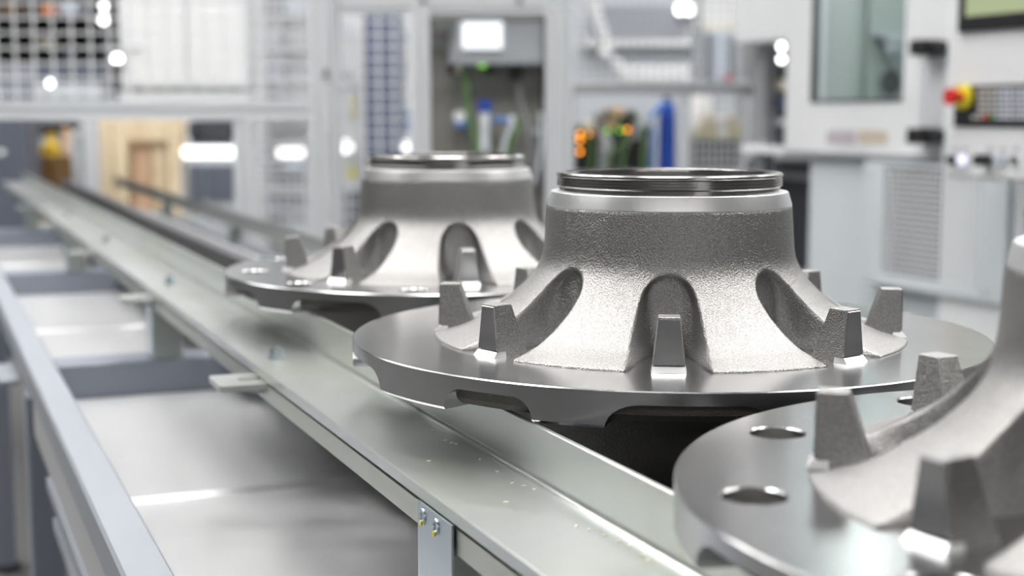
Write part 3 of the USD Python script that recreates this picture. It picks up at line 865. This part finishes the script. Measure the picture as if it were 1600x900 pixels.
P = [px2v(x, y, YM) for x, y in ((1040, 158), (1026, 172), (1014, 190), (1020, 215), (1016, 266))]
t = vthing("blue_hose", "light blue hose looping down left of the gas cylinder", "hose", 1018, YM, zs)
t.add("hose", tube(P, .011, 8), "blue_light", True); t.add("connector", cyl(P[2] - [.0, 0, .012], P[2] + [0, 0, .012], .016), "clear_hose", 30)
t = vthing("paper_sheet", "white sheets leaning beside the gas cylinder's right upright", "papers", 1090, YM, zs)
for i, (x0, x1, y0, y1) in enumerate(((1080, 1098, 148, 200), (1092, 1112, 152, 178))):
    vbox(t, "sheet", x0, y0, x1, y1, YM + .3 + .01 * i, .004, "paper")
vbox(t, "clip_board", 1079, 147, 1114, 204, YM + .325, .006, "pale_grey")
floor_box(t, "support_strip", 1090, 204, 1098, YM + .326, .004, "pale_grey", z0=zs)
t = vthing("wire_basket", "dark wire basket under the beige parcels", "basket", 1122, YM, zs)
a, b, c, d = rect(1084, 216, 1162, 267, YM)
for x in np.linspace(a, b, 9):
    t.box("wire", x - .003, x + .003, YM, YM + .006, zs, d, "wire_white")
for z in np.linspace(zs + .004, d - .004, 5):
    t.box("wire", a, b, YM - .004, YM, z - .003, z + .003, "wire_white")
t.box("basket_body", a, b, YM + .01, YM + .25, zs, d, "dark_grey")
for i, (x0, y0, x1, y1, m, lab) in enumerate(((1092, 203, 1166, 215.5, "pale_yellow", "flat pale yellow parcel lying on the wire basket"), (1096, 191, 1160, 202.5, "beige", "beige parcel in the middle of the small stack"), (1100, 180, 1152, 190.5, "beige", "topmost beige parcel of the small stack"))):
    a, b, c, d = rect(x0, y0, x1, y1, YM + .01)
    t = Thing("parcel", lab, "parcel", (a, YM + .01, c), group="parcels stacked on the wire basket", view=True)
    t.box("carton", a, b, YM + .01, YM + .2, c, d, m, .004); t.box("tape_strip", (a + b) / 2 - .02, (a + b) / 2 + .02, YM + .008, YM + .01, c + .002, d - .002, "paper")

# pale machine with sloped hood behind the distant fence
t = vthing("pale_hood", "big pale blue-grey machine hood behind the distant mesh fence", "machine", 1000, 8.6)
vbox(t, "hood_panel", 925, 8, 1062, 62, 8.6, .05, "mid_grey", .01)
vbox(t, "white_lip", 912, 62, 1100, 74, 8.55, .12, "white_paint", .01)
vbox(t, "lower_panel", 958, 78, 1085, 100, 8.62, .05, "pale_blue", .01)
vbox(t, "dark_slot", 975, 90, 1082, 99, 8.61, .01, "box_grey")
vbox(t, "white_front", 975, 101, 1090, 128, 8.6, .05, "machine_white", .01)
floor_box(t, "body", 897, -60, 1100, 8.68, .6, "pale_grey")
t = vthing("diagonal_pipe", "white pipe slanting down to a round lamp in front of the pale hood", "pipe", 945, 8.2)
t.add("pipe", cyl(px2v(925, 2, 8.2), px2v(950, 80, 8.2), .035), "white_paint", 30)
t.add("lower_pipe", cyl(px2v(960, 95, 8.2), px2v(977, 124, 8.2), .036), "white_paint", 30)
t.add("joint", (lambda s: (s.apply_translation(px2v(946, 84, 8.2)), s)[1])(trimesh.creation.icosphere(2, .045)), "white_paint", True)
t.add("pole", cyl(px2v(977, 124, 8.2), [px2v(977, 124, 8.2)[0], 8.2, 0], .02), "pale_grey", 30)
t.add("joint_link", cyl(px2v(946, 84, 8.2), px2v(962, 98, 8.2), .025), "pale_grey", 30)
for x, y, r_, lab in ((1063, 14, 8, "left of three round glowing highlight dots above the pale hood"), (1078, 15, 8, "middle of three round glowing highlight dots above the pale hood"), (1090, 11, 9, "right of three round glowing highlight dots above the pale hood")):
    add_highlight(x, y, 8.52, r_, lab, mount=8.68)
t = vthing("grey_locker", "grey locker with dark doorway left of the white machine", "locker", 1122, 7.0)
floor_box(t, "body", 1099, 46, 1158, 7.0, .5, "pale_grey", .005)
vbox(t, "dark_door", 1102, 52, 1112, 128, 6.992, .008, "blue_grey"); vbox(t, "locker_door", 1114, 50, 1138, 128, 6.99, .01, "pale_blue", .003); vbox(t, "dark_door", 1139, 56, 1147, 128, 6.992, .008, "blue_grey"); vbox(t, "red_tag", 1134, 117, 1142, 126, 6.98, .01, "red")
t = vthing("cream_box", "cream white box on top of the grey locker", "box", 1128, 6.95, px2v(1122, 46, 7.0)[2])
a, b, c, d = rect(1099, -30, 1156, 46, 7.0)
t.box("carton", a, b, 7.02, 7.4, c, d, "white_paint", .005); t.box("base_strip", a, b, 7.005, 7.02, c, c + .02, "beige")

# ------------------------------------------------------------------ white machine tool on the right
XM = 2.6


def ymach(px, x=XM):
    """where the view through a column of the photograph meets the machine's front plane"""
    u = (px - 800) / F_PX / CP
    return x * (CY - u * SY * 1.0) / (SY + u * CY) if True else 0


def mpt(px, py, x=XM):
    u, v = (px - 800) / F_PX, (450 - py) / F_PX
    Yv, Zv = CP + v * SP, v * CP - SP
    dx, dy = u * CY + Yv * SY, -u * SY + Yv * CY
    k = x / dx
    return np.array([x, dy * k, CAM_Z + Zv * k])


def mbox(t, name, px0, py0, px1, py1, m, x=XM, depth=.02, ch=0.0, pxy=None, **k):
    """box on a plane facing the conveyor; px0 is the far side"""
    ym = (py0 + py1) / 2
    y1, y0 = mpt(px0, ym, x)[1], mpt(px1, ym, x)[1]
    z1, z0 = mpt((px0 + px1) / 2, py0, x)[2], mpt((px0 + px1) / 2, py1, x)[2]
    return t.box(name, x, x + depth, y0, y1, z0, z1, m, ch, **k)


t = Thing("machine_tool", "large white machine tool with window door and vent, right background", "machine", (XM, 3.6, 0))
zd = mpt(1350, 240)[2]
yl, yr = mpt(1228, 150)[1], mpt(1480, 150)[1]
wz0 = mpt(1340, 160)[2]
wy1, wy0 = mpt(1268, 100)[1], mpt(1413, 100)[1]
ZTOP = 2.3
d = "door"
dp = t.box("door", XM, XM + .05, yl, yl - (yl - wy1), zd, ZTOP, "white_paint", .004) if False else None
# door sheet with a window opening: four boards joined
door = join(box(XM, XM + .05, wy1, yl, zd, ZTOP), box(XM, XM + .05, yr, wy0, zd, ZTOP), box(XM, XM + .05, wy0, wy1, zd, wz0), box(XM, XM + .05, wy0, wy1, ZTOP - .1, ZTOP))
dp = t.add("door", door, "white_paint", label="white sliding door with a tall window")
t.add("window_pane", box(XM + .012, XM + .018, wy0 - .001, wy1 + .001, wz0 - .001, ZTOP - .099), "window_glass", parent=dp)
t.add("window_seal", join(box(XM - .003, XM + .02, wy1 - .012, wy1, wz0, ZTOP - .1), box(XM - .003, XM + .02, wy0, wy1, wz0, wz0 + .008)), "steel_dark", parent=dp)
hx = mpt(1437, 70, XM - .07)
hy0, hy1 = mpt(1424, 140, XM - .06)[1], mpt(1446, 140, XM - .06)[1]
hm = (hy0 + hy1) / 2
zt_, zb_ = mpt(1435, 75, XM - .05)[2], mpt(1432, 212, XM - .05)[2]
t.add("door_handle", cyl((XM - .055, hm, zb_), (XM - .055, hm, zt_), .019, 20), "white_paint", 30, parent=dp)
for z, nm in ((zt_, "upper"), (zb_, "lower")):
    t.add("handle_mount", join(box(XM - .078, XM, hm - .028, hm + .028, z - .022, z + .022, .006), box(XM - .05, XM, hm - .05, hm + .05, z - .018, z + .018, .006)), "black_plastic", 20, parent=dp)
for x0, x1, m in ((1292, 1337, "label_print"), (1341, 1386, "label_print_brown")):
    w_ = mbox(t, "warning_label", x0, 204, x1, 225, m, XM - .0015, .0015, parent=dp, label="small printed warning label")
# working chamber behind the window
t.box("chamber_back", XM + .7, XM + .72, yr - .3, yl, .6, ZTOP, "chamber_green")
t.box("chamber_side", XM + .06, XM + .7, wy1 + .03, wy1 + .05, .6, ZTOP, "chamber_green")
t.box("chamber_side", XM + .06, XM + .7, yr - .30, yr - .28, .6, ZTOP, "chamber_green")
t.box("chamber_floor", XM + .06, XM + .7, yr - .28, wy1 + .03, .9, .95, "chamber_green")
YC = wy1 + .03                                     # inner end wall, seen through the window


def ypt(px, py, y):
    p = mpt(px, py, 1.0)
    return np.array([0, 0, CAM_Z]) + (p - [0, 0, CAM_Z]) * (y / p[1])


t.box("inner_screen", ypt(1356, 80, YC - .02)[0], XM + .69, YC - .02, YC - .001, .95, ZTOP - .1, "chamber_green", .004)
q = ypt(1389, 130, YC - .02)
t.add("spindle_hole", cyl(q - [0, .004, 0], q + [0, .001, 0], .043, 32), "chamber_dark", 30)
t.add("spindle_ring", (lambda m: (m.apply_transform(trimesh.transformations.rotation_matrix(math.pi / 2, [1, 0, 0])), m.apply_translation(q), m)[2])(lathe([(.043, 0), (.043, .012), (.050, .012), (.050, 0), (.043, 0)], 40)), "box_grey", 30)
a, b = ypt(1364, 52, YC - .03), ypt(1412, 62, YC - .03)
t.box("tool_bar", a[0], b[0], YC - .045, YC - .02, b[2], a[2], "mid_grey", .004)
t.box("tool_slide", a[0] + .03, b[0], YC - .06, YC - .045, b[2] - .05, b[2] + .01, "box_grey", .004)
t.box("chamber_lamp", XM + .12, XM + .5, wy0, wy1, ZTOP - .06, ZTOP - .021, "chamber_fill_glow", label="added glowing strip that brightens the working chamber")  # glowing slab added to brighten the view through the window
t.box("ceiling_panel", XM + .05, XM + 1.3, yr - .6, yl, ZTOP - .02, ZTOP, "machine_white")
# body beside and behind the door
t.box("right_body", XM - .01, XM + 1.2, 1.9, yr - .002, .12, ZTOP, "machine_white", .006)
t.box("rear_body", XM + .75, XM + 1.3, yr - .6, yl, .05, ZTOP, "machine_white")
t.box("door_sill", XM - .006, XM + .06, yr, yl, zd - .016, zd - .002, "alu_grey")
# base
yb1 = mpt(1263, 330, XM + .02)[1]
t.box("base", XM + .02, XM + .7, 1.9, yb1, .06, zd - .016, "machine_base", .006, label="white machine base")
t.box("foot", XM + .1, XM + .2, yb1 - .2, yb1 - .1, 0, .06, "steel_dark"); t.box("foot", XM + .1, XM + .2, 2.2, 2.3, 0, .06, "steel_dark")
vy1, vy0 = mpt(1347, 370, XM - .03)[1], mpt(1572, 370, XM - .03)[1]
vz1, vz0 = zd - .02, mpt(1457, 458, XM - .03)[2]
gy1, gy0 = mpt(1378, 350, XM - .03)[1], mpt(1528, 350, XM - .03)[1]
gz1, gz0 = mpt(1450, 262, XM - .03)[2], mpt(1450, 440, XM - .03)[2]
vent = join(box(XM - .03, XM + .02, gy1, vy1, vz0, vz1), box(XM - .03, XM + .02, vy0, gy0, vz0, vz1), box(XM - .03, XM + .02, gy0, gy1, vz0, gz0), box(XM - .03, XM + .02, gy0, gy1, gz1, vz1))
vp = t.add("vent_panel", vent, "machine_base", label="raised white panel with a square vent grille")
ny, nz = 20, 20
gr = [box(XM - .028, XM - .026, y - .0022, y + .0022, gz0, gz1) for y in np.linspace(gy0, gy1, ny)] + [box(XM - .0285, XM - .0265, gy0, gy1, z - .0022, z + .0022) for z in np.linspace(gz0, gz1, nz)]
t.add("vent_grille", join(*gr), "machine_white", parent=vp, kind="stuff")
t.add("vent_back", box(XM + .012, XM + .0195, gy0, gy1, gz0, gz1), "dark_grey", parent=vp)
for px, py in ((1361, 275), (1357, 430), (1540, 458)):
    q = mpt(px, py, XM - .03); t.add("panel_screw", cyl(q - [.003, 0, 0], q, .008), "pale_grey", parent=vp)

# overhanging cover and side cabinet at the machine's far end
t = Thing("machine_cover", "white overhanging cover at the machine tool's far end", "cover", (XM + .05, 4.1, 0))
yo1, yo0 = mpt(1155, 30, XM + .05)[1], yl + .004
t.box("cover_box", XM + .03, XM + .9, yo0, yo1, mpt(1200, 66, XM + .05)[2], ZTOP, "white_paint", .006)
t.box("side_post", XM + .1, XM + .14, mpt(1195, 150, XM + .1)[1], mpt(1180, 150, XM + .1)[1], 0, mpt(1200, 66, XM + .05)[2], "alu_grey", .003)
t.box("lower_beam", XM + .06, XM + .14, yo0, mpt(1172, 235, XM + .1)[1], mpt(1200, 240, XM + .1)[2], mpt(1200, 228, XM + .1)[2], "machine_white", .003)
t.box("dark_screen", XM + .16, XM + .18, yo0, mpt(1195, 150, XM + .1)[1], mpt(1210, 226, XM + .16)[2], mpt(1210, 96, XM + .16)[2], "dark_grey")
t.box("side_panel", XM + .165, XM + .185, mpt(1195, 150, XM + .1)[1], mpt(1180, 150, XM + .1)[1], mpt(1200, 240, XM + .1)[2], mpt(1200, 66, XM + .05)[2], "alu_grey")
for y0_, y1_, m in ((125, 142, "beige"), (152, 168, "panel_blue"), (186, 196, "pale_grey")):
    t.box("screen_patch", XM + .150, XM + .16, mpt(1229, 150, XM + .15)[1], mpt(1205, 150, XM + .15)[1], mpt(1217, y1_, XM + .15)[2], mpt(1217, y0_, XM + .15)[2], m, .003)
t.box("top_rail", XM + .15, XM + .19, yo0, mpt(1195, 150, XM + .1)[1], mpt(1210, 96, XM + .16)[2], mpt(1210, 66, XM + .05)[2], "alu_grey")
for y, lab in ((73, "upper of two round glowing highlight dots left of the machine's door"), (93, "lower of two round glowing highlight dots left of the machine's door")):  # added glowing dots that stand in for ceiling lamp reflections
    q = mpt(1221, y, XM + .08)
    tl = Thing("highlight_dot", lab, "lamp", tuple(q), group="small bright dots added for highlights in the background")
    tl.add("dot_ball", (lambda s: (s.apply_translation(q), s)[1])(trimesh.creation.icosphere(2, .012)), "highlight_glow", True)
    tl.add("dot_mount", cyl(q + [.004, 0, 0], [XM + .15, q[1], q[2]], .010), "box_grey", 30)
t = Thing("dark_conveyor", "dark chip conveyor under the machine's far end", "conveyor", (XM + .2, 4.1, 0))
t.box("trough", XM + .2, XM + .72, yl + .01, mpt(1166, 150, XM + .2)[1], .55, mpt(1215, 252, XM + .2)[2], "dark_grey", .01)
t.box("trough_lip", XM + .18, XM + .2, yl + .01, mpt(1166, 150, XM + .2)[1], mpt(1215, 278, XM + .2)[2], mpt(1215, 268, XM + .2)[2], "box_grey", .004)
for y in (yl + .02, yl + .1):
    t.box("leg", XM + .3, XM + .36, y, y + .06, 0, .55, "steel_dark")

# operator panel
XP = 2.35
t = Thing("operator_panel", "white operator panel with black keypad, screen and emergency stop button", "control panel", (XP, 2.6, 0))
py1, py0 = mpt(1479, 150, XP)[1], 2.2
pz0 = mpt(1540, 281, XP)[2]
t.box("housing", XP, XM - .012, py0, py1, pz0, 1.75, "white_paint", .008)
t.box("mount_arm", XP + .06, XP + .14, 2.25, 2.33, 1.75, 1.80, "pale_grey", .004)
mbox(t, "screen_bezel", 1497, -60, 1700, 43, "black_plastic", XP - .012, .012, .003)
mbox(t, "display", 1510, -60, 1700, 17, "screen_green", XP - .0135, .0015)
kp = mbox(t, "keypad", 1490, 131, 1700, 199, "black_plastic", XP - .006, .006, .002)
for r_ in range(6):
    for c in range(13):
        if r_ < 4 and c == 0 and False:
            continue
        px0 = 1527 + c * 9.2
        y0 = 138 + r_ * 8.6
        m = "key_grey" if c < 3 else ("key_light" if c % 3 else "pale_grey")
        if r_ == 5 and c == 1: m = "red"
        if r_ == 5 and c == 2: m = "green_key"
        mbox(t, "key", px0, y0, px0 + 6.6, y0 + 6, m, XP - .010, .004, .001, parent=kp)
mbox(t, "key", 1517, 181, 1524, 187, "key_grey", XP - .010, .004, .001, parent=kp)
q = mpt(1507, 151, XP - .006)
es = t.add("emergency_stop", cyl(q - [.008, 0, 0], q, .030, 40), "yellow_bright", 30, label="red emergency stop button on a yellow disc")
t.add("stop_button", join(cyl(q - [.035, 0, 0], q - [.008, 0, 0], .011), cyl(q - [.048, 0, 0], q - [.033, 0, 0], .020, 32)), "red", 30, parent=es)
for px, m, r_, dd in ((1492, "black_plastic", .011, .02), (1507, "button_white", .013, .012), (1546, "black_plastic", .014, .04), (1566, "pale_blue", .011, .012), (1587, "black_plastic", .008, .012)):
    q = mpt(px, 250, XP)
    kn = t.add("knob", cyl(q - [dd, 0, 0], q, r_, 28), m, 30)
    t.add("knob_collar", cyl(q - [.004, 0, 0], q, r_ * 1.35, 28), "pale_grey", 30, parent=kn)
    mbox(t, "printed_legend", px - 4, 230, px + 5, 238, "label_print", XP - .001, .001)
